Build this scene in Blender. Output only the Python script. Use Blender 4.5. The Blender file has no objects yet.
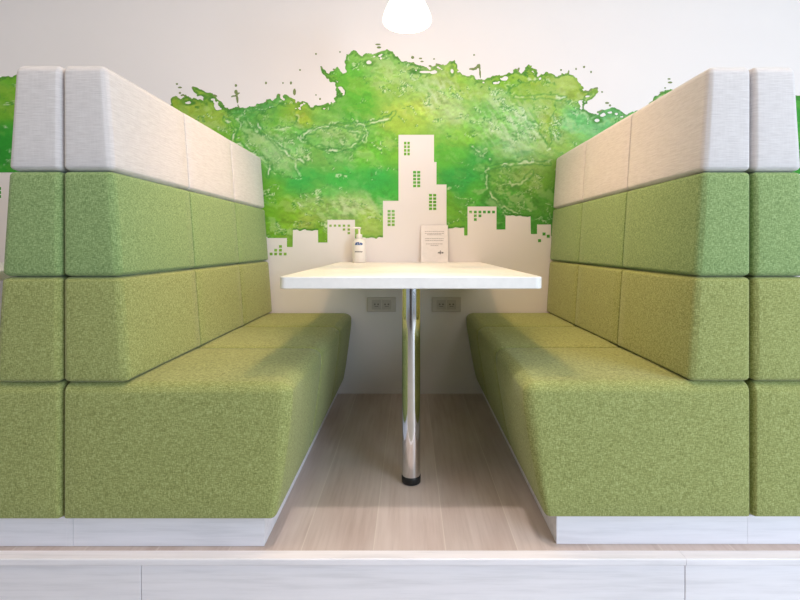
import bpy, bmesh, math, random
import numpy as np
from mathutils import Vector

random.seed(7)
rng = np.random.RandomState(11)
S = bpy.context.scene
COL = S.collection

# ------------------------------------------------------------------ sizes (m)
F_PX = 479.0            # focal length for an 800 px wide frame
EYE = 0.843             # eye height above the platform
Y0 = 1.33               # plane of the bench fronts
YW = 2.725               # back wall
BACK_L, BACK_R = 0.961, 0.954   # back-to-back planes of the benches
MOD = (YW - 0.012 - Y0) / 3.0
SEAT_Z = 0.463
ROW = 0.2935
WS = F_PX / YW          # mural drawing scale (units per metre on the wall)
U0, V0 = 409.5, 245.5   # mural drawing origin: x = 0, z = EYE

# ------------------------------------------------------------------ helpers
def lin(c):
    c = np.asarray(c, float) / 255.0
    return np.where(c <= 0.04045, c / 12.92, ((c + 0.055) / 1.055) ** 2.4)

def rgba(r, g, b):
    l = lin((r, g, b)); return (float(l[0]), float(l[1]), float(l[2]), 1.0)

def mesh_obj(name, verts, faces, mat=None, parent=None, smooth=False):
    me = bpy.data.meshes.new(name)
    me.from_pydata([tuple(v) for v in verts], [], faces)
    me.update()
    if mat: me.materials.append(mat)
    if smooth:
        me.polygons.foreach_set('use_smooth', [True] * len(me.polygons))
    o = bpy.data.objects.new(name, me); COL.objects.link(o)
    if parent: o.parent = parent
    return o

def bm_obj(name, bm, mat=None, parent=None, smooth=False):
    bmesh.ops.recalc_face_normals(bm, faces=bm.faces[:])
    me = bpy.data.meshes.new(name); bm.to_mesh(me); bm.free()
    if mat: me.materials.append(mat)
    if smooth:
        me.polygons.foreach_set('use_smooth', [True] * len(me.polygons))
    o = bpy.data.objects.new(name, me); COL.objects.link(o)
    if parent: o.parent = parent
    return o

def empty(name, loc, label, cat, group=None):
    o = bpy.data.objects.new(name, None); COL.objects.link(o)
    o.location = loc; o.empty_display_size = 0.1
    o['label'] = label; o['category'] = cat
    if group: o['group'] = group
    return o

def structure(o):
    o['kind'] = 'structure'; return o

def box_bm(bm, x0, x1, y0, y1, z0, z1, bevel=0.0, seg=3):
    r = bmesh.ops.create_cube(bm, size=1.0)
    for v in r['verts']:
        v.co = Vector(((x0 + x1) / 2 + v.co.x * (x1 - x0), (y0 + y1) / 2 + v.co.y * (y1 - y0), (z0 + z1) / 2 + v.co.z * (z1 - z0)))
    if bevel > 0:
        es = set()
        for v in r['verts']:
            es.update(v.link_edges)
        bmesh.ops.bevel(bm, geom=list(es), offset=bevel, segments=seg, profile=0.5, affect='EDGES')

def box(name, x0, x1, y0, y1, z0, z1, mat, parent=None, bevel=0.0, seg=3):
    bm = bmesh.new(); box_bm(bm, x0, x1, y0, y1, z0, z1, bevel, seg)
    return bm_obj(name, bm, mat, parent)

def lathe(name, prof, mat, parent=None, n=48, closed=False, center=(0, 0)):
    vs, fs = [], []
    m = len(prof)
    for r, z in prof:
        for k in range(n):
            a = 2 * math.pi * k / n
            vs.append((center[0] + max(r, 1e-5) * math.cos(a), center[1] + max(r, 1e-5) * math.sin(a), z))
    for i in range(m if closed else m - 1):
        j = (i + 1) % m
        for k in range(n):
            l = (k + 1) % n
            fs.append((i * n + k, i * n + l, j * n + l, j * n + k))
    o = mesh_obj(name, vs, fs, mat, parent, smooth=True)
    bm = bmesh.new(); bm.from_mesh(o.data)
    bmesh.ops.remove_doubles(bm, verts=bm.verts[:], dist=1e-4)
    bmesh.ops.recalc_face_normals(bm, faces=bm.faces[:])
    bm.to_mesh(o.data); bm.free()
    return o

def tube(bm, pts, rad, n=12):
    rings = []
    for i, p in enumerate(pts):
        p = Vector(p)
        a = Vector(pts[max(i - 1, 0)]); b = Vector(pts[min(i + 1, len(pts) - 1)])
        d = (b - a).normalized()
        u = d.cross(Vector((0, 1, 0)))
        if u.length < 1e-3: u = d.cross(Vector((1, 0, 0)))
        u.normalize(); w = d.cross(u)
        rings.append([bm.verts.new(p + rad * (math.cos(2 * math.pi * k / n) * u + math.sin(2 * math.pi * k / n) * w)) for k in range(n)])
    for i in range(len(rings) - 1):
        for k in range(n):
            bm.faces.new((rings[i][k], rings[i][(k + 1) % n], rings[i + 1][(k + 1) % n], rings[i + 1][k]))
    bm.faces.new(rings[0][::-1]); bm.faces.new(rings[-1])

# ------------------------------------------------------------------ node materials
def new_mat(name):
    m = bpy.data.materials.new(name); m.use_nodes = True
    nt = m.node_tree
    return m, nt, nt.nodes['Principled BSDF']

def N(nt, t, **kw):
    n = nt.nodes.new(t)
    for k, v in kw.items(): setattr(n, k, v)
    return n

def noise(nt, vec, scale, detail=3.0, rough=0.55, stretch=None):
    src = vec
    if stretch:
        mp = N(nt, 'ShaderNodeMapping'); mp.inputs['Scale'].default_value = stretch
        nt.links.new(vec, mp.inputs['Vector']); src = mp.outputs['Vector']
    n = N(nt, 'ShaderNodeTexNoise')
    n.inputs['Scale'].default_value = scale; n.inputs['Detail'].default_value = detail
    n.inputs['Roughness'].default_value = rough
    nt.links.new(src, n.inputs['Vector'])
    return n.outputs['Fac']

def ramp(nt, fac, stops):
    r = N(nt, 'ShaderNodeValToRGB')
    el = r.color_ramp.elements
    while len(el) < len(stops): el.new(0.5)
    for e, (p, c) in zip(el, stops): e.position = p; e.color = c
    nt.links.new(fac, r.inputs['Fac'])
    return r.outputs['Color']

def mix(nt, a, b, fac, mode='MIX'):
    m = N(nt, 'ShaderNodeMix', data_type='RGBA', blend_type=mode)
    for sock, v in ((m.inputs[6], a), (m.inputs[7], b), (m.inputs[0], fac)):
        if hasattr(v, 'links'): nt.links.new(v, sock)
        else: sock.default_value = v
    return m.outputs[2]

def math_n(nt, op, a, b):
    m = N(nt, 'ShaderNodeMath', operation=op)
    for sock, v in ((m.inputs[0], a), (m.inputs[1], b)):
        if hasattr(v, 'links'): nt.links.new(v, sock)
        else: sock.default_value = v
    return m.outputs[0]

def bump(nt, bsdf, h, strength, dist):
    b = N(nt, 'ShaderNodeBump'); b.inputs['Strength'].default_value = strength
    b.inputs['Distance'].default_value = dist
    nt.links.new(h, b.inputs['Height']); nt.links.new(b.outputs['Normal'], bsdf.inputs['Normal'])

def plain(name, col, rough=0.5, metal=0.0, spec=0.5):
    m, nt, b = new_mat(name)
    tc = N(nt, 'ShaderNodeTexCoord')
    f = noise(nt, tc.outputs['Object'], 40.0, 2.0)
    c0 = tuple(min(1, x * 0.97) for x in col[:3]) + (1,); c1 = tuple(min(1, x * 1.03) for x in col[:3]) + (1,)
    nt.links.new(ramp(nt, f, [(0.3, c0), (0.7, c1)]), b.inputs['Base Color'])
    b.inputs['Roughness'].default_value = rough; b.inputs['Metallic'].default_value = metal
    b.inputs['Specular IOR Level'].default_value = spec
    return m

def fabric(name, dark, mid, light, amount=1.0, linen=False):
    """woven cloth: two crossed sets of threads in mixed tones"""
    m, nt, b = new_mat(name)
    v = N(nt, 'ShaderNodeTexCoord').outputs['Object']
    if linen:
        warp = noise(nt, v, 420, 3, 0.6, (0.06, 0.06, 1.0))
        weft = noise(nt, v, 300, 2, 0.6, (1.0, 1.0, 0.08))
        f = math_n(nt, 'ADD', math_n(nt, 'MULTIPLY', warp, 0.82), math_n(nt, 'MULTIPLY', weft, 0.18))
    else:
        warp = noise(nt, v, 480, 2, 0.6, (0.24, 0.24, 1.0))
        weft = noise(nt, v, 480, 2, 0.6, (1.0, 1.0, 0.24))
        f = math_n(nt, 'ADD', math_n(nt, 'MULTIPLY', warp, 0.5), math_n(nt, 'MULTIPLY', weft, 0.5))
    c = ramp(nt, f, [(0.355, dark), (0.50, mid), (0.645, light)])
    nt.links.new(c, b.inputs['Base Color'])
    b.inputs['Roughness'].default_value = 0.95
    b.inputs['Specular IOR Level'].default_value = 0.15
    b.inputs['Sheen Weight'].default_value = 0.15
    b.inputs['Sheen Roughness'].default_value = 0.5
    bump(nt, b, f, 0.22, 0.001)
    return m

def whitewash(name, axis, base, width=None, scale=1.0):
    """white-stained timber board, grain along the given axis"""
    m, nt, b = new_mat(name)
    v = N(nt, 'ShaderNodeTexCoord').outputs['Object']
    st = {'x': (0.06, 1, 1), 'y': (1, 0.06, 1)}[axis]
    g = noise(nt, v, 60 * scale, 5, 0.6, st)
    k = noise(nt, v, 9 * scale, 2, 0.5, {'x': (0.5, 1, 1), 'y': (1, 0.5, 1)}[axis])
    d = tuple(x * 0.86 for x in base[:3]) + (1,); l = tuple(min(1, x * 1.07) for x in base[:3]) + (1,)
    c = ramp(nt, g, [(0.3, d), (0.5, base), (0.72, l)])
    c = mix(nt, c, tuple(x * 0.9 for x in base[:3]) + (1,), math_n(nt, 'MULTIPLY', k, 0.35))
    nt.links.new(c, b.inputs['Base Color'])
    b.inputs['Roughness'].default_value = 0.55
    bump(nt, b, g, 0.12, 0.001)
    return m

def plank_floor(name):
    m, nt, b = new_mat(name)
    v = N(nt, 'ShaderNodeTexCoord').outputs['Object']
    sp = N(nt, 'ShaderNodeSeparateXYZ'); nt.links.new(v, sp.inputs[0])
    # boards 0.2 m wide running away from the front edge
    xs = math_n(nt, 'DIVIDE', math_n(nt, 'ADD', sp.outputs['X'], 10.1), 0.2)
    idx = math_n(nt, 'FLOOR', xs, 0.0)
    fr = math_n(nt, 'FRACT', xs, 0.0)
    wn = N(nt, 'ShaderNodeTexWhiteNoise', noise_dimensions='1D'); nt.links.new(idx, wn.inputs['W'])
    # shift the grain per board
    cb = N(nt, 'ShaderNodeCombineXYZ')
    nt.links.new(sp.outputs['X'], cb.inputs['X'])
    nt.links.new(math_n(nt, 'ADD', sp.outputs['Y'], math_n(nt, 'MULTIPLY', wn.outputs['Value'], 17.0)), cb.inputs['Y'])
    nt.links.new(math_n(nt, 'MULTIPLY', wn.outputs['Value'], 9.0), cb.inputs['Z'])
    g = noise(nt, cb.outputs[0], 70, 5, 0.62, (1.0, 0.05, 1.0))
    big = noise(nt, cb.outputs[0], 7, 3, 0.5, (1.6, 0.35, 1.0))
    c = ramp(nt, g, [(0.28, rgba(186, 167, 160)), (0.5, rgba(206, 189, 183)), (0.75, rgba(216, 201, 196))])
    c = mix(nt, c, ramp(nt, big, [(0.35, rgba(190, 169, 162)), (0.65, rgba(214, 199, 194))]), 0.45)
    tint = ramp(nt, wn.outputs['Value'], [(0.0, (0.90, 0.885, 0.87, 1)), (1.0, (1.02, 1.01, 1.0, 1))])
    c = mix(nt, c, tint, 1.0, 'MULTIPLY')
    # pale bevelled joints
    e = math_n(nt, 'ABSOLUTE', math_n(nt, 'SUBTRACT', fr, 0.5), 0.0)
    j = math_n(nt, 'GREATER_THAN', e, 0.4925)
    c = mix(nt, c, rgba(222, 210, 200), math_n(nt, 'MULTIPLY', j, 0.55))
    nt.links.new(c, b.inputs['Base Color'])
    b.inputs['Roughness'].default_value = 0.5
    b.inputs['Specular IOR Level'].default_value = 0.35
    bump(nt, b, math_n(nt, 'SUBTRACT', math_n(nt, 'MULTIPLY', g, 0.3), j), 0.15, 0.001)
    return m

def wall_paint(name, col):
    m, nt, b = new_mat(name)
    v = N(nt, 'ShaderNodeTexCoord').outputs['Object']
    f = noise(nt, v, 3, 3)
    nt.links.new(ramp(nt, f, [(0.3, tuple(x * 0.985 for x in col[:3]) + (1,)), (0.7, col)]), b.inputs['Base Color'])
    b.inputs['Roughness'].default_value = 0.6
    b.inputs['Specular IOR Level'].default_value = 0.3
    bump(nt, b, noise(nt, v, 400, 2), 0.05, 0.001)
    return m

M = {}
M['wall'] = wall_paint('wall_paint', rgba(240, 233, 232))
M['ceiling'] = wall_paint('ceiling_paint', rgba(238, 234, 228))
M['floor'] = plank_floor('whitewashed_planks')
M['lower'] = plain('lower_floor', rgba(190, 180, 170), 0.6)
M['riser'] = whitewash('white_board', 'x', rgba(240, 234, 238))
M['plinth'] = whitewash('white_plinth', 'x', rgba(234, 229, 234))
M['linen'] = fabric('pale_linen', rgba(201, 195, 195), rgba(211, 205, 205), rgba(219, 214, 214), linen=True)
M['leaf'] = fabric('leaf_green_weave', rgba(104, 128, 78), rgba(134, 157, 101), rgba(165, 185, 129))
M['olive'] = fabric('lime_green_weave', rgba(120, 125, 70), rgba(149, 155, 93), rgba(179, 184, 124))
M['laminate'] = plain('white_laminate', rgba(240, 236, 233), 0.35)
M['edge'] = plain('white_edging', rgba(240, 240, 243), 0.4)
M['chrome'] = plain('polished_chrome', (0.78, 0.78, 0.80, 1), 0.07, 1.0)
M['black'] = plain('black_rubber', rgba(22, 22, 24), 0.45)
M['plate'] = plain('grey_white_plastic', rgba(208, 200, 193), 0.45)
M['hole'] = plain('dark_slot', rgba(120, 112, 106), 0.6)
M['recess'] = plain('socket_recess', rgba(192, 184, 177), 0.5)
M['bottle'] = plain('white_plastic', rgba(240, 234, 230), 0.35)
M['blue'] = plain('blue_print', rgba(38, 84, 150), 0.5)
M['ink'] = plain('grey_print', rgba(90, 88, 92), 0.6)
M['faint'] = plain('faint_print', rgba(170, 160, 160), 0.6)
M['paper'] = plain('white_paper', rgba(240, 232, 230), 0.6)
M['metalgrey'] = plain('grey_steel', rgba(150, 150, 152), 0.35, 0.8)
M['cable'] = plain('white_cable', rgba(230, 228, 224), 0.5)

def glow_mat(name, col, strength):
    m, nt, b = new_mat(name)
    b.inputs['Base Color'].default_value = (0.9, 0.88, 0.85, 1)
    b.inputs['Emission Color'].default_value = col
    b.inputs['Emission Strength'].default_value = strength
    b.inputs['Roughness'].default_value = 0.4
    return m
M['shade'] = glow_mat('lit_opal_shade', (1.0, 0.97, 0.94, 1), 1.15)
M['bulb'] = glow_mat('lit_bulb', (1.0, 0.90, 0.78, 1), 4.0)

# ------------------------------------------------------------------ setting
def mirror_x(vs): return [(-x, y, z) for x, y, z in vs]
XL = 4.2
structure(box('floor', -XL, XL, 1.3245, YW, -0.04, 0.0, M['floor']))
structure(box('floor.001', -XL, XL, -3.5, YW, -0.22, -0.18, M['lower']))
structure(box('wall_back', -XL, XL, YW, YW + 0.12, -0.18, 2.85, M['wall']))
M['reflect_dark'] = wall_paint('reflection_panel_dark', rgba(96, 90, 88))
structure(box('leg_reflection_panel', -1.6, 0.6, -2.6, -2.45, -0.18, 2.85, M['reflect_dark']))  # added panel behind the camera, gives the chrome leg its dark reflected band
structure(box('ceiling', -XL, XL, -3.5, YW + 0.12, 2.85, 2.95, M['ceiling']))
# nosing of the platform: one rounded board, jointed at x = 0.764
n = 0
for a, bb in ((-XL, -2.196), (-2.195, 0.7445), (0.7455, XL)):
    n += 1
    bm = bmesh.new(); box_bm(bm, a, bb, 1.288, 1.3238, -0.0195, 0.0)
    es = [e for e in bm.edges if all(v.co.y < 1.31 for v in e.verts) and abs(e.verts[0].co.x - e.verts[1].co.x) > 0.1]
    bmesh.ops.bevel(bm, geom=es, offset=0.004, segments=4, profile=0.5, affect='EDGES')
    structure(bm_obj('trim_%d' % n, bm, M['riser']))
for a, bb in ((-XL, -2.197), (-2.195, -0.727), (-0.725, 0.744), (0.746, 2.215), (2.217, XL)):
    n += 1
    structure(box('trim_%d' % n, a, bb, 1.295, 1.315, -0.18, -0.020, M['riser'], bevel=0.0012, seg=2))

# ------------------------------------------------------------------ benches
def axis_samples(h0, h1, r0, r1, nmid, narc=5):
    t = [math.tan(math.pi / 4 * k / narc) for k in range(narc + 1)]
    a = [h0 + r0 * (1 - x) for x in reversed(t)]
    b = [h1 - r1 * (1 - x) for x in t]
    mid = [a[-1] + (b[0] - a[-1]) * k / nmid for k in range(1, nmid)]
    return a + mid + b

def cushion(lo, hi, rlo, rhi, nmid=(8, 8, 8), puff=0.003, wob=0.0, warp=None, seed=0, low=None):
    """soft box: per-side corner radii, slightly domed faces; warp(x,y,z) shapes it"""
    ax = [axis_samples(lo[k], hi[k], rlo[k], rhi[k], nmid[k]) for k in range(3)]
    vid, verts, faces = {}, [], []
    def shape(p):
        q, base, r = [0, 0, 0], [0, 0, 0], [0, 0, 0]
        rh = list(rhi)
        if low: rh[0] = low + (rhi[0] - low) * min(1, max(0, (p[2] - lo[2]) / (hi[2] - lo[2])))
        for k in range(3):
            if p[k] < lo[k] + rlo[k]:
                base[k] = lo[k] + rlo[k]; r[k] = -rlo[k]; q[k] = (base[k] - p[k]) / rlo[k]
            elif p[k] > hi[k] - rh[k]:
                base[k] = hi[k] - rh[k]; r[k] = rh[k]; q[k] = (p[k] - base[k]) / rh[k]
            else:
                base[k] = p[k]
        L = math.sqrt(sum(x * x for x in q)); mx = max(q)
        if L > 1e-9: q = [x / L * mx for x in q]
        out = [base[k] + q[k] * r[k] for k in range(3)]
        u = [(2 * p[k] - lo[k] - hi[k]) / (hi[k] - lo[k]) for k in range(3)]
        for k in range(3):
            if q[k] > 0.9 and not (k == 0 and r[k] < 0):
                o = [i for i in range(3) if i != k]
                d = puff * (1 - u[o[0]] ** 4) * (1 - u[o[1]] ** 4)
                if wob:
                    d += wob * (math.sin(7 * out[0] + 11 * out[1] + 3 * seed) * math.sin(9 * out[2] + 13 * out[1] - 8 * out[0] + seed)) * (1 - u[o[0]] ** 4) * (1 - u[o[1]] ** 4)
                out[k] += d * (1 if r[k] > 0 else -1)
        return tuple(warp(*out)) if warp else tuple(out)
    def vert(i, j, k):
        key = (i, j, k)
        if key not in vid:
            vid[key] = len(verts); verts.append(shape((ax[0][i], ax[1][j], ax[2][k])))
        return vid[key]
    nx, ny, nz = (len(a) - 1 for a in ax)
    for i in range(nx):
        for j in range(ny):
            faces.append((vert(i, j, 0), vert(i, j + 1, 0), vert(i + 1, j + 1, 0), vert(i + 1, j, 0)))
            faces.append((vert(i, j, nz), vert(i + 1, j, nz), vert(i + 1, j + 1, nz), vert(i, j + 1, nz)))
    for i in range(nx):
        for k in range(nz):
            faces.append((vert(i, 0, k), vert(i + 1, 0, k), vert(i + 1, 0, k + 1), vert(i, 0, k + 1)))
            faces.append((vert(i, ny, k), vert(i, ny, k + 1), vert(i + 1, ny, k + 1), vert(i + 1, ny, k)))
    for j in range(ny):
        for k in range(nz):
            faces.append((vert(0, j, k), vert(0, j, k + 1), vert(0, j + 1, k + 1), vert(0, j + 1, k)))
            faces.append((vert(nx, j, k), vert(nx, j + 1, k), vert(nx, j + 1, k + 1), vert(nx, j, k + 1)))
    return verts, faces

def make_bench(sign, label, plinth_back, foot, T0=0.182):
    """sign +1: seat looks towards +x (back at x = 0 locally), -1 mirrored. origin on the floor, back plane, front."""
    root = empty('booth_bench', (0, 0, 0), label, 'bench', 'green upholstered booth benches')
    def put(name, vf, mat):
        vs, fs = vf
        if sign < 0:
            vs = mirror_x(vs); fs = [f[::-1] for f in fs]
        return mesh_obj(name, vs, fs, mat, root, smooth=True)
    T1 = 0.124                      # back thickness at the seat and at the top
    ZT = SEAT_Z + 3 * ROW
    def back_warp(x, y, z):
        t = T0 + (T1 - T0) * (z - SEAT_Z) / (ZT - SEAT_Z)
        return (0.0025 + (x - 0.0025) * (t - 0.0025) / 0.15, y, z)
    def seat_warp(x, y, z):
        t = (z - 0.083) / (SEAT_Z - 0.083)
        s = foot + (0.636 - foot) * min(1, max(0, t * 1.18)) ** 0.8     # seat front leans outward
        return (0.0025 + (x - 0.0025) * (s - 0.0025) / 0.63, y, z)
    for k in range(3):
        ya, yb = k * MOD + (0.0 if k == 0 else 0.0026), (k + 1) * MOD - 0.0026
        rf = 0.026 if k == 0 else 0.006
        vf = cushion((0.0025, ya, 0.084), (0.63, yb, SEAT_Z - 0.001), (0.012, rf, 0.010), (0.042, 0.006, 0.030), (14, 10, 9), 0.004, 0.0012, seat_warp, k, 0.010)
        put('seat_cushion', vf, M['olive'])
    rows = [('back_cushion', 'olive'), ('back_cushion', 'leaf'), ('headrest_cushion', 'linen')]
    lab = {'olive': 'lime green lower back cushion', 'leaf': 'leaf green middle back cushion', 'linen': 'pale linen top back cushion'}
    for r, (nm, mt) in enumerate(rows):
        za, zb = SEAT_Z + r * ROW + 0.0012, SEAT_Z + (r + 1) * ROW - 0.0012
        for k in range(3):
            ya, yb = k * MOD + (0.0 if k == 0 else 0.0016), (k + 1) * MOD - 0.0016
            rt = 0.022 if r == 2 else 0.013
            vf = cushion((0.0025, ya, za), (0.15, yb, zb), (0.016, 0.018 if k == 0 else 0.004, 0.013), (0.022, 0.004, rt), (5, 8, 7), 0.0025, 0.0006, back_warp, k + 5 * r)
            o = put(nm, vf, M[mt]); o['label'] = lab[mt]
    bm = bmesh.new()
    if plinth_back > 0.01:      # board joint a little in from the back plane
        box_bm(bm, 0.0001, plinth_back - 0.001, 0.022, 3 * MOD, 0.0005, 0.0835)
    box_bm(bm, max(plinth_back, 0.0001), foot - 0.035, 0.022, 3 * MOD, 0.0005, 0.0835, 0.0004, 1)
    if sign < 0:
        for v in bm.verts: v.co.x = -v.co.x
    o = bm_obj('plinth', bm, M['plinth'], root); o['label'] = 'white wooden plinth'
    return root

def copy_tree(o, parent=None):
    c = o.copy(); COL.objects.link(c)
    if parent: c.parent = parent
    for ch in o.children: copy_tree(ch, c)
    return c

bl = make_bench(+1, 'green booth bench with white top row, left of the table', 0.019, 0.589, 0.190)
bl.location = (-BACK_L, Y0 - 0.010, 0)
br = make_bench(-1, 'green booth bench with white top row, right of the table', 0.0, 0.574)
br.location = (BACK_R, Y0, 0)
b3 = make_bench(-1, 'cropped green bench at the left edge, backing onto the bench left of the table', 0.0, 0.560)
b3.location = (-BACK_L - 0.0001, Y0 - 0.010, 0); b3.scale.x = 1.06
b4 = make_bench(+1, '', 0.0, 0.589); b4.location = (BACK_R + 0.0001, Y0, 0)
b4['label'] = 'cropped green bench at the right edge, backing onto the bench right of the table'

# ------------------------------------------------------------------ tables
TZ = 0.749
def make_table(loc, label):
    root = empty('booth_table', loc, label, 'table', 'white booth tables')
    # top with rounded front corners in plan, soft edges
    w, y0, y1, r = 0.397, 1.436, YW - 0.002, 0.022
    pts = [(w, y1), (-w, y1)]
    for k in range(7):
        a = math.pi + math.pi / 2 * k / 6
        pts.append((-w + r + r * math.cos(a), y0 + r + r * math.sin(a)))
    for k in range(7):
        a = 1.5 * math.pi + math.pi / 2 * k / 6
        pts.append((w - r + r * math.cos(a), y0 + r + r * math.sin(a)))
    bm = bmesh.new()
    lo = [bm.verts.new((x, y, TZ - 0.036)) for x, y in pts]
    f = bm.faces.new(lo)
    ext = bmesh.ops.extrude_face_region(bm, geom=[f])
    for v in ext['geom']:
        if isinstance(v, bmesh.types.BMVert): v.co.z = TZ
    es = [e for e in bm.edges if abs(e.verts[0].co.z - e.verts[1].co.z) < 1e-6]
    bmesh.ops.bevel(bm, geom=es, offset=0.0025, segments=3, profile=0.5, affect='EDGES')
    bm_obj('tabletop', bm, M['laminate'], root)
    px, py = 0.002, 1.708
    o = lathe('leg', [(0.0325, 0.026), (0.0325, TZ - 0.042)], M['chrome'], root, 64, center=(px, py))
    o['label'] = 'polished chrome tube leg'
    o = lathe('foot_cap', [(0, 0.0005), (0.030, 0.0005), (0.0338, 0.004), (0.0342, 0.022), (0.0333, 0.028), (0, 0.028)], M['black'], root, 48, center=(px, py))
    o['label'] = 'black foot cap'
    lathe('mounting_plate', [(0, TZ - 0.042), (0.042, TZ - 0.042), (0.046, TZ - 0.039), (0.046, TZ - 0.036), (0, TZ - 0.036)], M['metalgrey'], root, 48, center=(px, py))
    return root

t1 = make_table((0.004, 0, 0), 'white table with a chrome leg between the two facing benches')
t2 = copy_tree(t1); t2.location = (-2 * BACK_L + 0.01, 0, 0)
t2['label'] = 'sliver of a white table at the left edge, behind the cropped bench back'

# ------------------------------------------------------------------ pendant lamp
LX, LY, LZ = -0.010, 1.95, 1.752
pl = empty('pendant_lamp', (LX, LY, LZ), 'glowing white bell-shaped pendant lamp hanging above the table', 'lamp')
prof = [(0.094, -0.004), (0.0985, 0.0), (0.0995, 0.008), (0.097, 0.022), (0.088, 0.046), (0.074, 0.075), (0.060, 0.11), (0.047, 0.15), (0.036, 0.19), (0.029, 0.225), (0.024, 0.25)]
inner = [(r - 0.004, z - 0.002) for r, z in prof[::-1]]
lathe('lamp_shade', prof + inner + [prof[0]], M['shade'], pl, 64)
lathe('bulb', [(0, 0.012), (0.018, 0.016), (0.031, 0.032), (0.035, 0.052), (0.031, 0.074), (0.020, 0.098), (0.016, 0.13), (0.0, 0.131)], M['bulb'], pl, 32)
lathe('lamp_holder', [(0, 0.125), (0.019, 0.125), (0.021, 0.15), (0.021, 0.255), (0.012, 0.275), (0.004, 0.28), (0, 0.28)], M['cable'], pl, 32)
bm = bmesh.new(); tube(bm, [(0, 0, 0.278), (0, 0, 0.6), (0, 0, 2.85 - LZ - 0.022)], 0.003, 10)
bm_obj('cord', bm, M['cable'], pl, True)
lathe('ceiling_rose', [(0, 2.85 - LZ - 0.025), (0.045, 2.85 - LZ - 0.024), (0.05, 2.85 - LZ - 0.018), (0.05, 2.85 - LZ - 0.0005), (0, 2.85 - LZ - 0.0005)], M['cable'], pl, 40)

# ------------------------------------------------------------------ things on the table
# pump bottle
bt = empty('pump_bottle', (-0.278, YW - 0.075, TZ + 0.0005), 'white plastic pump bottle with blue logo standing on the table by the wall', 'bottle')
lathe('bottle_body', [(0, 0), (0.034, 0), (0.0375, 0.004), (0.0375, 0.10), (0.0365, 0.111), (0.031, 0.121), (0.020, 0.128), (0.014, 0.131), (0.014, 0.136), (0, 0.136)], M['bottle'], bt, 48)
lathe('pump_collar', [(0, 0.134), (0.0165, 0.134), (0.0170, 0.136), (0.0170, 0.152), (0.015, 0.155), (0.006, 0.157), (0.0055, 0.186), (0, 0.186)], M['bottle'], bt, 32)
bm = bmesh.new()
tube(bm, [(0.009, 0, 0.188), (0.0, 0, 0.190), (-0.018, 0, 0.191), (-0.034, 0, 0.189), (-0.040, 0, 0.184)], 0.0058, 12)
bm_obj('pump_nozzle', bm, M['bottle'], bt, True)

def wrap(name, shapes, mat, parent, R):
    """flat print wrapped on the cylinder front: shapes are (u0,u1,v0,v1,slant)"""
    vs, fs = [], []
    for u0, u1, v0, v1, sl in shapes:
        m = 4; b0 = len(vs)
        for i in range(m + 1):
            for vv, dx in ((v0, 0), (v1, sl)):
                a = (u0 + (u1 - u0) * i / m + dx) / R
                vs.append((R * math.sin(a), -R * math.cos(a), vv))
        for i in range(m):
            fs.append((b0 + 2 * i, b0 + 2 * i + 2, b0 + 2 * i + 3, b0 + 2 * i + 1))
    return mesh_obj(name, vs, fs, mat, parent)
shapes = [(-0.022, -0.016, 0.096, 0.110, 0.005), (-0.015, -0.009, 0.096, 0.109, 0.004), (-0.012, -0.003, 0.106, 0.111, 0.0), (-0.005, 0.001, 0.096, 0.112, 0.003), (0.003, 0.009, 0.096, 0.108, 0.003),
          (0.006, 0.015, 0.104, 0.109, 0.0), (0.011, 0.017, 0.096, 0.108, 0.002), (0.018, 0.022, 0.097, 0.106, 0.001), (-0.021, 0.021, 0.096, 0.0985, 0.0)]
o = wrap('printed_logo', shapes, M['blue'], bt, 0.0379); o['label'] = 'blue printed logo'
shapes = [(-0.022 + 0.0056 * k, -0.022 + 0.0056 * k + 0.0042, 0.056, 0.0625, 0.0006) for k in range(8)]
o = wrap('printed_text', shapes, M['ink'], bt, 0.0379); o['label'] = 'dark line of print'

# card leaning on the wall
cd = empty('notice_card', (0.141, YW - 0.034, TZ + 0.0005), 'white printed notice card standing upright on the table against the wall', 'sign')
TILT = math.radians(6)
def lean(vs): return [(x, y * math.cos(TILT) + z * math.sin(TILT), z * math.cos(TILT) - y * math.sin(TILT)) for x, y, z in vs]
W2, HC = 0.0765, 0.209
bm = bmesh.new(); box_bm(bm, -W2, W2, 0, 0.003, 0, HC, 0.0008, 2)
for v in bm.verts: v.co = Vector(lean([tuple(v.co)])[0])
bm_obj('card', bm, M['paper'], cd)
def prints(name, rects, mat, off=-0.0004):
    vs, fs = [], []
    for x0, x1, z0, z1 in rects:
        b0 = len(vs); vs += [(x0, off, z0), (x1, off, z0), (x1, off, z1), (x0, off, z1)]; fs.append((b0, b0 + 1, b0 + 2, b0 + 3))
    return mesh_obj(name, lean(vs), fs, mat, cd)
rects = []
for zc, hw in ((0.174, 0.054), (0.163, 0.054), (0.155, 0.042), (0.133, 0.052), (0.122, 0.051), (0.103, 0.048), (0.094, 0.022)):
    x = -hw
    while x < hw - 0.002:
        w = random.uniform(0.006, 0.015); rects.append((x, min(x + w, hw), zc - 0.0016, zc + 0.0016)); x += w + 0.0022
o = prints('printed_text', rects, M['faint']); o['label'] = 'pale grey lines of text'
lg = [(0.016, 0.052, 0.0505, 0.0525), (0.020, 0.028, 0.0525, 0.057), (0.040, 0.049, 0.0525, 0.057), (0.031, 0.0345, 0.044, 0.066), (0.027, 0.039, 0.055, 0.0585), (0.0245, 0.0275, 0.0465, 0.0505), (0.041, 0.044, 0.0465, 0.0505)]
o = prints('printed_logo', lg, M['ink']); o['label'] = 'small dark emblem'

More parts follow.
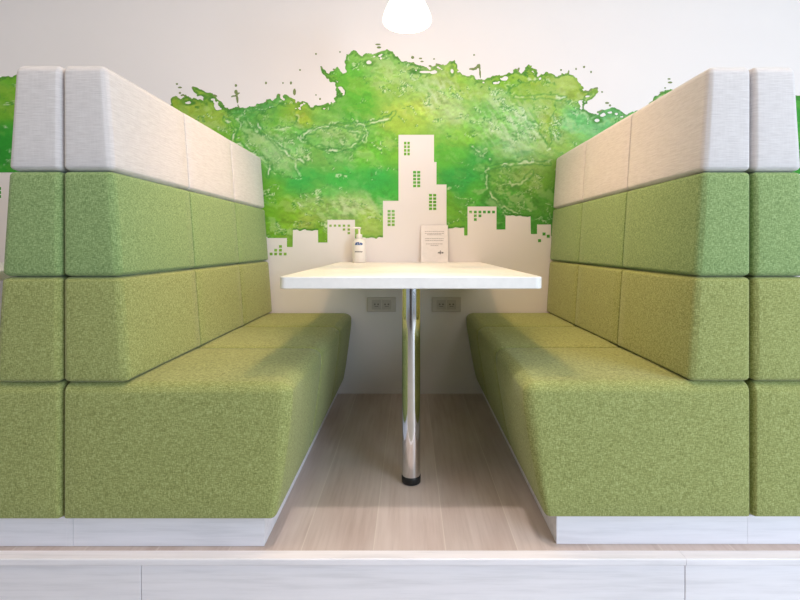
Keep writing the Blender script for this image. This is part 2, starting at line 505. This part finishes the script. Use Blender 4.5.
# ------------------------------------------------------------------ wall sockets
def make_socket(x, z, label):
    r = empty('wall_socket', (x, YW - 0.0005, z), label, 'socket', 'double wall sockets under the table')
    box('cover_plate', -0.082, 0.082, -0.011, 0.0, -0.041, 0.041, M['plate'], r, 0.003, 3)
    for sx in (-0.029, 0.029):
        bm = bmesh.new(); box_bm(bm, sx - 0.026, sx + 0.026, -0.0125, -0.0105, -0.027, 0.027, 0.001, 2)
        o = bm_obj('outlet', bm, M['recess'], r)
        bm = bmesh.new()
        for dx in (-0.0095, 0.0095):
            c = bmesh.ops.create_cone(bm, cap_ends=True, segments=20, radius1=0.0048, radius2=0.0048, depth=0.0012)
            for v in c['verts']: v.co = Vector((sx + dx + v.co.x, -0.0129 + v.co.z, v.co.y + 0.002))
        box_bm(bm, sx - 0.011, sx + 0.011, -0.0133, -0.0123, -0.012, -0.009)
        bm_obj('pin_holes', bm, M['hole'], o)
    return r
s1 = make_socket(-0.158, 0.508, 'pale double wall socket left of the chrome table leg')
s2 = copy_tree(s1); s2.location = (0.209, YW - 0.0005, 0.508)
s2['label'] = 'pale double wall socket right of the chrome table leg'

# ------------------------------------------------------------------ mural
def hash2(ix, iy, seed):
    h = (ix.astype(np.int64) * 374761393 + iy.astype(np.int64) * 668265263 + seed * 974634777) & 0xffffffff
    h = ((h ^ (h >> 13)) * 1274126177) & 0xffffffff
    h = h ^ (h >> 16)
    return (h & 0xffff) / 65535.0
def vnoise(x, y, seed):
    ix, iy = np.floor(x), np.floor(y); fx, fy = x - ix, y - iy
    fx = fx * fx * (3 - 2 * fx); fy = fy * fy * (3 - 2 * fy)
    ix = ix.astype(np.int64); iy = iy.astype(np.int64)
    a, b = hash2(ix, iy, seed), hash2(ix + 1, iy, seed); c, d = hash2(ix, iy + 1, seed), hash2(ix + 1, iy + 1, seed)
    return (a * (1 - fx) + b * fx) * (1 - fy) + (c * (1 - fx) + d * fx) * fy
def fbm(x, y, seed, oct=4):
    s, a, t = 0, 1.0, 0
    for k in range(oct):
        s = s + a * vnoise(x, y, seed + 17 * k); t += a; a *= 0.55; x = x * 2.03 + 5.1; y = y * 2.03 - 3.7
    return s / t * 2 - 1

TOP = [(-420, 110), (-380, 84), (-300, 70), (-220, 96), (-150, 84), (-90, 60), (-40, 72), (-10, 79), (6, 77), (13, 75), (40, 82), (100, 92), (140, 104), (170, 106),
       (171, 98), (177, 97), (182, 100), (186, 96), (198, 100), (206, 104), (193, 90), (194, 87), (210, 94), (220, 103), (230, 110), (240, 109), (256, 106), (266, 104),
       (268, 100), (274, 101), (277, 95), (281, 97), (283, 102), (287, 93), (292, 98), (298, 105), (304, 102), (312, 107), (326, 105), (335, 103), (334, 98), (339, 91), (334, 83),
       (325, 77), (321, 67), (330, 74), (333, 70), (338, 68), (343, 73), (348, 71), (345, 62), (347, 54), (354, 52), (362, 57), (370, 54), (378, 55), (386, 50), (392, 52),
       (396, 56), (404, 61), (412, 64), (422, 66), (429, 71), (438, 64), (446, 65), (453, 61), (457, 70), (462, 75), (470, 77), (477, 80), (500, 77), (507, 74), (517, 69),
       (521, 74), (529, 65), (535, 72), (538, 77), (547, 74), (555, 76), (567, 72), (577, 77), (579, 87), (587, 91), (597, 90), (595, 95), (586, 100), (585, 110), (592, 115),
       (602, 111), (615, 108), (627, 114), (645, 108), (661, 93), (690, 88), (740, 96), (798, 95), (840, 84), (900, 62), (980, 90), (1060, 76), (1140, 96), (1200, 120)]
POLY = np.array(TOP + [(1200, 275), (-420, 275)], float)
SKY = [(-420, 17, 172.5), (17, 267.5, 237), (267.5, 287, 238), (287, 293, 247), (293, 318, 230), (318, 327.5, 242.5), (327.5, 355, 219.8), (355, 383, 237.8), (383, 398.5, 200.8), (398.5, 434, 134.8),
       (434, 436.5, 162), (436.5, 446.5, 184.5), (446.5, 464, 228.3), (464, 467.5, 235.5), (467.5, 496.5, 206.5), (496.5, 505.5, 229.5), (505.5, 530.5, 216), (530.5, 537, 234), (537, 551, 224.5),
       (551, 600, 236), (600, 640, 205), (640, 790, 225), (790, 850, 174), (850, 930, 228), (930, 1000, 190), (1000, 1200, 232)]
ROUGH = {(293, 318), (355, 383), (446.5, 464), (505.5, 530.5)}
WIN = []
for x, y in ((280.5, 246.4), (275.7, 250.2), (280.5, 250.2), (271.2, 254), (275.7, 254), (280.5, 254), (285.2, 254)): WIN.append((x - 1.4, x + 1.4, y - 1.3, y + 1.3))
for x, y in ((330.5, 225.7), (335, 225.7), (339.5, 225.7), (344, 225.7), (348.8, 225.7), (344, 229.5), (348.8, 229.5), (348.8, 233.1)): WIN.append((x - 1.2, x + 1.2, y - 1.1, y + 1.1))
for x, y in ((470.6, 212), (475.3, 212), (479.9, 212), (484.4, 212), (488.9, 212), (493.5, 212), (475.3, 215.8), (479.9, 215.8), (475.3, 219.5)): WIN.append((x - 1.4, x + 1.4, y - 1.3, y + 1.3))
for x, y in ((544, 234), (548.2, 236.2), (539.5, 240.6)): WIN.append((x - 1.5, x + 1.5, y - 1.5, y + 1.5))
def block(x0, x1, y0, y1, rows):
    cw = (x1 - x0 - 1.0) / 2; ch = (y1 - y0 - 0.9 * (rows - 1)) / rows
    for c in range(2):
        for r in range(rows):
            WIN.append((x0 + c * (cw + 1.0), x0 + c * (cw + 1.0) + cw, y0 + r * (ch + 0.9), y0 + r * (ch + 0.9) + ch))
block(404.0, 409.8, 141.8, 155.4, 4); block(413.1, 420.2, 171, 187.2, 5); block(429.0, 436.2, 194, 210, 5); block(387.6, 394.7, 210, 226, 5)
block(-4, 1.2, 187, 198, 3); block(-60, -52, 190, 206, 5); block(860, 868, 240, 250, 3)
DROPS = [(177, 84, 1.2, 0.9), (180, 87.5, 2.2, 0.8), (180, 93, 1.2, 1), (236, 85.5, 1.2, 1.4), (236, 92, 1.6, 2.2), (237.6, 100, 0.8, 3.5), (266, 83, 1, 1.3), (291, 83, 1.0, 1.6), (294.5, 92, 1.4, 3.4), (316, 54, 0.9, 1.0), (320, 99, 1, 1), (316, 95, .8, .8),
         (378, 44.5, 3.0, 0.7), (379, 47.5, 2.3, 1.0), (412.6, 57.5, 1.5, 1.5), (420.5, 58.5, 1.8, 0.7), (422, 61.5, 2, .6), (434, 59, 1, .7), (474, 55, .9, .9), (473, 69, 4.2, 1.0), (478.5, 66, 1.8, 1.8), (480, 73, 0.8, 3.0), (561, 70, 1, 1), (584, 67, 1.1, 1.1), (591, 72, 0.8, 1.2),
         (576, 69, .8, 1), (607, 103, 2.2, 0.9), (610, 105.5, 1.2, 1), (669, 79, 1.6, .8), (670, 82.5, 2.4, 0.9), (663, 92.5, 3.5, 1.1), (665, 88, 1, .8), (300, 70, .9, .9), (283, 83, .8, .9), (340, 52, .8, .8), (430, 66, 1.5, .8), (602, 92, 1, .8)]
CP = [(180, 102, 150, 180, 60), (215, 118, 150, 188, 70), (245, 114, 84, 165, 75), (265, 115, 95, 172, 90), (285, 126, 110, 188, 70), (300, 114, 165, 192, 66), (220, 140, 120, 185, 60), (250, 150, 108, 186, 60), (275, 155, 140, 196, 125), (290, 150, 140, 200, 120),
      (300, 138, 110, 188, 90), (330, 122, 135, 196, 92), (350, 80, 110, 190, 65), (380, 68, 150, 200, 105), (410, 74, 165, 205, 125), (360, 100, 98, 183, 60), (352, 112, 92, 178, 60), (395, 92, 150, 198, 90), (410, 108, 185, 212, 92), (440, 98, 170, 205, 120), (452, 112, 178, 212, 140), (400, 128, 165, 205, 80),
      (350, 132, 132, 190, 96), (340, 148, 115, 182, 95), (370, 155, 110, 195, 65), (300, 180, 66, 178, 80), (340, 182, 72, 188, 80), (375, 180, 60, 180, 80), (385, 195, 70, 182, 72), (270, 188, 112, 183, 58), (270, 215, 120, 185, 48), (290, 215, 135, 190, 55), (322, 212, 145, 190, 95), (350, 206, 165, 205, 125), (368, 222, 158, 196, 90), (310, 225, 160, 190, 85), (325, 236, 118, 176, 50),
      (275, 170, 88, 178, 70), (460, 78, 160, 198, 75), (480, 92, 155, 200, 95), (508, 84, 142, 190, 58), (540, 80, 150, 188, 60), (560, 85, 175, 200, 105), (582, 94, 160, 188, 70), (500, 103, 150, 200, 125), (530, 118, 142, 200, 135), (550, 122, 152, 185, 72), (575, 122, 112, 190, 115), (602, 118, 112, 185, 115),
      (560, 142, 142, 185, 85), (480, 120, 130, 196, 95), (468, 138, 132, 200, 72), (450, 158, 100, 190, 65), (480, 160, 68, 172, 72), (462, 182, 58, 168, 75), (475, 195, 88, 178, 65), (505, 172, 100, 172, 70), (530, 170, 150, 190, 105), (540, 182, 108, 172, 60), (515, 150, 132, 195, 125), (545, 202, 75, 156, 58), (512, 200, 68, 162, 60), (490, 205, 72, 162, 65), (500, 225, 70, 156, 58),
      (455, 215, 112, 180, 60), (405, 148, 120, 185, 60), (432, 205, 105, 175, 45), (5, 100, 118, 180, 48), (5, 150, 50, 158, 48), (798, 130, 62, 158, 55), (798, 168, 60, 150, 50), (80, 150, 100, 180, 60), (700, 150, 110, 180, 70), (-100, 120, 130, 190, 70), (900, 130, 120, 190, 70)]
CP = np.array(CP, float)

def poly_sd(px, py, poly):
    d2 = np.full(px.shape, 1e18); ins = np.zeros(px.shape, bool)
    for k in range(len(poly)):
        ax, ay = poly[k]; bx, by = poly[(k + 1) % len(poly)]
        ex, ey = bx - ax, by - ay
        t = np.clip(((px - ax) * ex + (py - ay) * ey) / (ex * ex + ey * ey), 0, 1)
        d2 = np.minimum(d2, (px - ax - t * ex) ** 2 + (py - ay - t * ey) ** 2)
        c = ((ay > py) != (by > py))
        if ey != 0:
            ins ^= c & (px < ax + (py - ay) / ey * ex)
    d = np.sqrt(d2)
    return np.where(ins, d, -d)

def build_mural():
    xs = set(np.round(np.arange(-420, 0, 7.0), 3)) | set(np.round(np.arange(0, 18, 1.4), 3)) | set(np.round(np.arange(18, 164, 6.0), 3)) | set(np.round(np.arange(164, 640, 0.95), 3)) | set(np.round(np.arange(640, 660, 3.0), 3)) | set(np.round(np.arange(660, 676, 1.3), 3)) | set(np.round(np.arange(676, 790, 6.0), 3)) | set(np.round(np.arange(790, 802, 1.4), 3)) | set(np.round(np.arange(805, 1200, 7.0), 3))
    ys = set(np.round(np.arange(42, 250, 0.95), 3))
    hx, hy = set(), set()
    for a, b, t in SKY:
        hx.add(a); hx.add(b)
        if (a, b) not in ROUGH: hy.add(t)
    for a, b, c, d in WIN:
        hx |= {round(a, 3), round(b, 3)}; hy |= {round(c, 3), round(d, 3)}
    hy.add(258.0)
    def merge(soft, hard):
        hard = sorted(hard); hh = np.array(hard)
        out = [s for s in soft if np.min(np.abs(hh - s)) > 0.35]
        return np.array(sorted(out + hard))
    xs, ys = merge(xs, hx), merge(ys, hy)
    PX, PY = np.meshgrid(xs, ys)
    wx = PX + 2.6 * fbm(PX / 6.0, PY / 6.0, 3, 3) + 1.6 * fbm(PX / 2.6, PY / 2.6, 33, 2); wy = PY + 2.6 * fbm(PX / 6.0, PY / 6.0, 41, 3) + 1.6 * fbm(PX / 2.6, PY / 2.6, 43, 2)
    sd = poly_sd(wx, wy, POLY)
    F = sd + 0.5
    # splashed rim: torn holes close to the upper edge
    ridge = fbm(PX / 9.0, PY / 6.0, 77, 3)
    hole = (ridge - 0.30) * 14
    near = np.clip((11 - sd) / 6, 0, 1) * np.clip((sd - 1.2) / 1.5, 0, 1)
    F = np.where(near > 0, np.minimum(F, F * (1 - near) + near * (-hole)), F)
    for cx, cy, rx, ry in ((369, 62.5, 3.0, 1.9), (597, 120.5, 3.0, 1.6), (200, 97.5, 4.5, 1.6), (452, 71, 1.5, 2.5), (318, 104.5, 2, 1.2), (425, 72, 5.5, 1.0), (188, 103, 3.0, 1.2), (213, 99.5, 2.4, 1.2)):
        F = np.minimum(F, (np.sqrt(((PX - cx) / rx) ** 2 + ((PY - cy) / ry) ** 2) - 1) * min(rx, ry) + 0.5 * fbm(PX / 3, PY / 3, 9, 2))
    for cx, cy, rx, ry in DROPS:
        F = np.maximum(F, (1 - np.sqrt(((PX - cx) / (rx + 0.1)) ** 2 + ((PY - cy) / (ry + 0.1)) ** 2)) * min(rx, ry))
    for ax, ay, bx, by, w_ in ((193, 88, 216, 97, 1.1), (182, 95, 200, 102, 0.8), (236, 96, 239, 108, 0.7), (232, 97, 239, 93, 0.8), (277, 104, 279, 95, 1.0), (266, 101, 272, 104, 1.0), (334, 70, 339, 73, 1.2),
                               (321, 67, 328, 78, 1.3), (515, 76, 519, 68, 1.1), (528, 75, 529, 65, 1.2), (535, 78, 537, 70, 0.8), (566, 78, 568, 71, 0.9), (473, 70, 480, 65, 0.9), (479, 66, 480, 77, 0.6), (586, 92, 597, 89, 1.2),
                               (437, 64, 446, 70, 1.0), (346, 62, 352, 60, 0.9), (597, 113, 603, 110, 1.0), (662, 93, 676, 92, 0.9)):
        ex, ey = bx - ax, by - ay
        qx_, qy_ = PX + 1.6 * fbm(PX / 4, PY / 4, 701, 2), PY + 1.6 * fbm(PX / 4, PY / 4, 702, 2)
        t_ = np.clip(((qx_ - ax) * ex + (qy_ - ay) * ey) / (ex * ex + ey * ey), 0, 1)
        F = np.maximum(F, w_ - np.hypot(qx_ - ax - t_ * ex, qy_ - ay - t_ * ey))
    for a, b, t in SKY:
        if (a, b) in ROUGH:
            m = (PX >= a) & (PX <= b)
            F = np.where(m, np.minimum(F, t + 1.6 * fbm(PX / 4.0, PX * 0 + t, 21, 3) - PY), F)
    # ---------- colours: broad washes + fine marbling + whitish threads
    def over(C, col, a): return C * (1 - a[..., None]) + np.array(col, float) * a[..., None]
    qx = PX + 11 * fbm(PX / 26, PY / 20, 5, 4); qy = PY + 9 * fbm(PX / 26, PY / 20, 6, 4)
    num = np.zeros(PX.shape + (3,)); den = np.zeros(PX.shape)
    for x, y, r, g, b in CP:
        w = 1 / ((qx - x) ** 2 + ((qy - y) * 1.2) ** 2 + 60) ** 1.9
        num += w[..., None] * np.array([r, g, b]); den += w
    C = num / den[..., None]
    # brush direction: strokes run slightly downhill to the right, swirl with a warp
    mx = PX + 5 * fbm(PX / 9, PY / 8, 15, 4); my = PY - 0.25 * PX + 5 * fbm(PX / 9, PY / 8, 16, 4)
    det = fbm(mx / 11, my / 4.5, 51, 4); fine = fbm(PX / 3.0, PY / 2.2, 61, 2)
    zone = np.zeros(PX.shape)
    for cx, cy, rx, ry, a in ((272, 130, 42, 24, .85), (290, 155, 40, 14, .9), (345, 140, 46, 20, .8), (520, 125, 52, 32, 1.0), (512, 188, 42, 30, 1.0), (345, 208, 55, 14, 1.0), (440, 95, 34, 28, .7), (390, 75, 40, 18, .6), (575, 110, 45, 20, .8), (300, 225, 60, 12, .8), (235, 115, 50, 18, .6)):
        zone = np.maximum(zone, a * np.exp(-(((PX - cx) / rx) ** 2 + ((PY - cy) / ry) ** 2)))
    C = C * (1 + (0.07 + 0.14 * zone)[..., None] * det[..., None] + (0.035 + 0.17 * zone)[..., None] * fine[..., None])
    sharp = lambda v, a, b: np.clip((v - a) / (b - a), 0, 1)
    C = over(C, (178, 206, 92), 0.24 * sharp(fbm(mx / 24, my / 12, 88, 5), 0.16, 0.26) * np.clip((215 - PY) / 70, 0.3, 1))
    C = over(C, (74, 172, 66), 0.16 * sharp(fbm(mx / 22, my / 9, 188, 5), 0.14, 0.24))
    # milky film with crisp torn borders
    film = fbm(mx / 13, my / 8, 222, 5) + 0.22 * zone + 0.22 * fine * zone
    C = over(C, (200, 222, 172), 0.62 * sharp(film, 0.20, 0.40) * (0.2 + 0.8 * zone))
    C = over(C, (84, 156, 66), 0.40 * np.clip(1 - np.abs(film - 0.18) / 0.03, 0, 1) * zone)
    sx = (PX * 0.55 + PY * 0.83); sy = (-PX * 0.83 + PY * 0.55)
    streak = fbm(sx / 9 + 0.5 * det, sy / 2.6, 501, 3)
    veil = np.exp(-(((PX - 515) / 38) ** 2 + ((PY - 122) / 30) ** 2)) + 0.8 * np.exp(-(((PX - 440) / 26) ** 2 + ((PY - 92) / 22) ** 2)) + 0.6 * np.exp(-(((PX - 352) / 30) ** 2 + ((PY - 205) / 12) ** 2)) + 0.5 * np.exp(-(((PX - 268) / 26) ** 2 + ((PY - 150) / 20) ** 2))
    C = over(C, (206, 226, 190), np.clip(0.75 * np.clip(veil, 0, 1) * sharp(streak, -0.12, 0.35), 0, 1))
    # whitish crackle
    r1 = np.abs(fbm(mx / 17, my / 11, 131, 4)); r2 = np.abs(fbm(PX / 6.5, PY / 5, 151, 3))
    gate = sharp(fbm(PX / 11, PY / 8, 171, 2) + 0.55 * zone, 0.22, 0.42)
    C = over(C, (66, 140, 62), 0.70 * np.clip(1.2 - np.abs(r1 - 0.058) / 0.030, 0, 1) * gate)
    C = over(C, (228, 240, 212), 0.75 * np.clip(1.2 - r1 / 0.028, 0, 1) * gate)
    C = over(C, (222, 236, 200), 0.60 * np.clip(1 - r2 / 0.07, 0, 1) * gate * zone)
    # two long thrown threads
    for pts in (((300, 138), (318, 128), (335, 125), (352, 126), (372, 122), (388, 119), (394, 112)), ((318, 146), (330, 150), (345, 149), (360, 143), (366, 133), (350, 130)),
                ((225, 118), (236, 130), (232, 140), (250, 152), (262, 158), (272, 165), (268, 176)), ((258, 122), (262, 132), (278, 146), (290, 156), (304, 162)),
                ((473, 147), (480, 153), (490, 160)), ((488, 168), (505, 164), (525, 162), (540, 164), (549, 163)), ((488, 170), (486, 182), (492, 196), (504, 208), (518, 214)), ((500, 176), (512, 186), (524, 182), (532, 172)),
                ((515, 97), (535, 97), (565, 97))):
        d = np.full(PX.shape, 1e9)
        jx = PX + 2.5 * fbm(PX / 5, PY / 5, 401, 2); jy = PY + 2.5 * fbm(PX / 5, PY / 5, 402, 2)
        for (ax, ay), (bx, by) in zip(pts[:-1], pts[1:]):
            ex, ey = bx - ax, by - ay
            t = np.clip(((jx - ax) * ex + (jy - ay) * ey) / (ex * ex + ey * ey), 0, 1)
            d = np.minimum(d, np.hypot(jx - ax - t * ex, jy - ay - t * ey))
        on = sharp(fbm(PX / 6, PY / 6, 411, 2), -0.1, 0.2)
        C = over(C, (62, 142, 66), 0.62 * np.clip(1.2 - np.abs(d - 1.9) / 0.9, 0, 1))
        C = over(C, (226, 240, 214), 0.95 * np.clip(1.25 - d / 0.95, 0, 1) * on)
    for pts, col, al in ((((300, 140), (318, 129), (340, 124), (362, 126), (368, 134), (360, 144), (340, 150), (318, 148)), (150, 200, 120), 0.30),
                         (((252, 116), (268, 108), (290, 106), (298, 112), (296, 122), (282, 128), (262, 126)), (120, 184, 62), 0.45),
                         (((488, 172), (505, 165), (528, 162), (556, 163), (556, 216), (520, 216), (502, 206), (490, 192)), (126, 176, 76), 0.40),
                         (((508, 86), (545, 78), (560, 88), (552, 112), (548, 150), (538, 128), (525, 110), (510, 100)), (160, 190, 66), 0.35),
                         (((240, 118), (256, 130), (274, 142), (290, 158), (300, 176), (286, 178), (262, 160), (246, 140)), (168, 208, 140), 0.40)):
        ds = poly_sd(PX + 6 * fbm(PX / 8, PY / 8, 601, 4), PY + 6 * fbm(PX / 8, PY / 8, 602, 4), np.array(pts, float))
        C = over(C, col, al * np.clip(0.5 + ds / 3.0, 0, 1) * (0.75 + 0.5 * np.clip(fine, -0.5, 0.5)))
        C = over(C, (64, 136, 56), 0.60 * np.clip(1.2 - np.abs(ds) / 1.1, 0, 1) * sharp(fbm(PX / 14, PY / 14, 611, 2), -0.2, 0.15))
        C = over(C, (226, 240, 210), 0.70 * np.clip(1.2 - np.abs(ds + 1.9) / 0.8, 0, 1) * sharp(fbm(PX / 9, PY / 9, 612, 2), -0.05, 0.2))
    # paint pooled along its own rim
    e = np.minimum(sd, F)
    rim = np.clip(1.3 - np.abs(e - 0.8) / 1.1, 0, 1) * np.clip(0.75 + 0.9 * fbm(PX / 12, PY / 12, 311, 2), 0.2, 1)
    C = over(C, (66, 130, 48), 0.85 * rim)
    C = np.where((sd < -0.5)[..., None], np.array([128, 146, 92.]), C)
    g = C.mean(axis=2, keepdims=True)
    C = (g + (C - g) * 1.02) * 0.97
    C = lin(np.clip(C, 0, 255)) * np.array([1.02, 0.99, 0.97])
    # ---------- cells -> mesh
    ny, nx = PX.shape
    verts, cols, vid, faces = [], [], {}, []
    def P(u, v): return ((u - U0) / WS, 0.0, EYE - (v - V0) / WS)
    def gv(j, i):
        k = (j, i)
        if k not in vid:
            vid[k] = len(verts); verts.append(P(PX[j, i], PY[j, i])); cols.append(C[j, i])
        return vid[k]
    xc = (xs[:-1] + xs[1:]) / 2; yc = (ys[:-1] + ys[1:]) / 2
    top = np.full(len(xc), 1e9)
    for a, b, t in SKY: top[(xc > a) & (xc < b)] = t if (a, b) not in ROUGH else t + 6
    KEEP = yc[:, None] < top[None, :]
    WM = np.zeros_like(KEEP)
    for a, b, c, d in WIN:
        WM |= ((yc[:, None] > c) & (yc[:, None] < d) & (xc[None, :] > a) & (xc[None, :] < b))
    pos = F > 0
    for j in range(ny - 1):
        for i in range(nx - 1):
            if WM[j, i]:
                faces.append((gv(j + 1, i), gv(j + 1, i + 1), gv(j, i + 1), gv(j, i))); continue
            if not KEEP[j, i]: continue
            cs = ((j + 1, i), (j + 1, i + 1), (j, i + 1), (j, i))
            s = [pos[c] for c in cs]
            if all(s): faces.append(tuple(gv(*c) for c in cs))
            elif any(s):
                out = []
                for k in range(4):
                    a, b = cs[k], cs[(k + 1) % 4]
                    if s[k]: out.append(gv(*a))
                    if s[k] != s[(k + 1) % 4]:
                        key = ('e',) + tuple(sorted((a, b)))
                        if key not in vid:
                            t = F[a] / (F[a] - F[b])
                            vid[key] = len(verts)
                            verts.append(P(PX[a] + (PX[b] - PX[a]) * t, PY[a] + (PY[b] - PY[a]) * t))
                            cols.append(C[a] + (C[b] - C[a]) * t)
                        out.append(vid[key])
                if len(out) >= 3: faces.append(tuple(out))
    m, nt, b = new_mat('mural_print')
    at = N(nt, 'ShaderNodeAttribute', attribute_name='paint')
    v = N(nt, 'ShaderNodeTexCoord').outputs['Object']
    f = noise(nt, v, 190, 3, 0.6, (0.8, 1, 1.2))
    c = mix(nt, at.outputs['Color'], ramp(nt, f, [(0.3, (0.88, 0.9, 0.86, 1)), (0.7, (1.12, 1.09, 1.14, 1))]), 1.0, 'MULTIPLY')
    nt.links.new(c, b.inputs['Base Color'])
    b.inputs['Roughness'].default_value = 0.6; b.inputs['Specular IOR Level'].default_value = 0.25
    o = mesh_obj('wall_mural', verts, faces, m)
    a = o.data.attributes.new('paint', 'FLOAT_COLOR', 'POINT')
    cc = np.ones((len(verts), 4), np.float32); cc[:, :3] = np.array(cols)
    a.data.foreach_set('color', cc.ravel())
    o.location = (0, YW - 0.0008, 0)
    o['label'] = 'green paint-splash mural with white city skyline cut-outs on the back wall'
    o['category'] = 'mural'
    return o
build_mural()

# ------------------------------------------------------------------ light
def area(name, loc, target, sx, sy, power, col, spread=180):
    l = bpy.data.lights.new(name, 'AREA'); l.shape = 'RECTANGLE'; l.size = sx; l.size_y = sy
    l.energy = power; l.color = col; l.spread = math.radians(spread)
    o = bpy.data.objects.new(name, l); COL.objects.link(o); o.location = loc
    o.rotation_euler = (Vector(target) - Vector(loc)).to_track_quat('-Z', 'Y').to_euler()
    return o
w = bpy.data.worlds.new('room_light'); S.world = w; w.use_nodes = True
bg = w.node_tree.nodes['Background']; bg.inputs['Color'].default_value = (0.80, 0.90, 1.0, 1); bg.inputs['Strength'].default_value = 0.30
area('window_daylight', (3.3, -1.9, 1.35), (-0.3, 1.9, 0.7), 2.4, 2.1, 122, (0.65, 0.82, 1.0))
sl = bpy.data.lights.new('ceiling_downlight', 'SPOT'); sl.energy = 75; sl.color = (1.0, 0.91, 0.85); sl.spot_size = math.radians(22); sl.spot_blend = 0.7; sl.shadow_soft_size = 0.04
so = bpy.data.objects.new('ceiling_downlight', sl); COL.objects.link(so); so.location = (0.03, 1.12, 2.80)
so.rotation_euler = (Vector((0.01, 1.36, 0)) - Vector(so.location)).to_track_quat('-Z', 'Y').to_euler()
area('ceiling_wash', (0.0, 0.95, 2.82), (0.0, 1.25, 0), 6.0, 1.5, 52, (1.0, 0.80, 0.62))
for sx in (-1, 1):      # added warm fill without fixtures, aimed at each bench from across the table
    wl = bpy.data.lights.new('bench_warm_fill', 'SPOT'); wl.energy = 95; wl.color = (1.0, 0.62, 0.30); wl.spot_size = math.radians(46); wl.spot_blend = 1.0; wl.shadow_soft_size = 0.14
    wo = bpy.data.objects.new('bench_warm_fill', wl); COL.objects.link(wo); wo.location = (-0.28 * sx, 1.80, 2.80)
    wo.rotation_euler = (Vector((0.74 * sx, 2.05, 0.55)) - Vector(wo.location)).to_track_quat('-Z', 'Y').to_euler()
p = bpy.data.lights.new('lamp_glow', 'POINT'); p.energy = 5.0; p.color = (1.0, 0.60, 0.32); p.shadow_soft_size = 0.12
po = bpy.data.objects.new('lamp_glow', p); COL.objects.link(po); po.location = (LX, LY, LZ - 0.10)

# ------------------------------------------------------------------ camera
cam = bpy.data.cameras.new('camera'); co = bpy.data.objects.new('camera', cam); COL.objects.link(co)
co.location = (0, 0, EYE); co.rotation_euler = (math.radians(90), 0, 0)
cam.sensor_width = 36.0; cam.lens = 36.0 * F_PX / 800.0
cam.shift_x = -(U0 - 400) / 800.0; cam.shift_y = -(300 - V0) / 800.0
cam.clip_start = 0.02
S.camera = co
S.view_settings.view_transform = 'Standard'; S.view_settings.look = 'None'
S.view_settings.exposure = 0.40; S.view_settings.gamma = 1.0
S.view_settings.use_curve_mapping = False
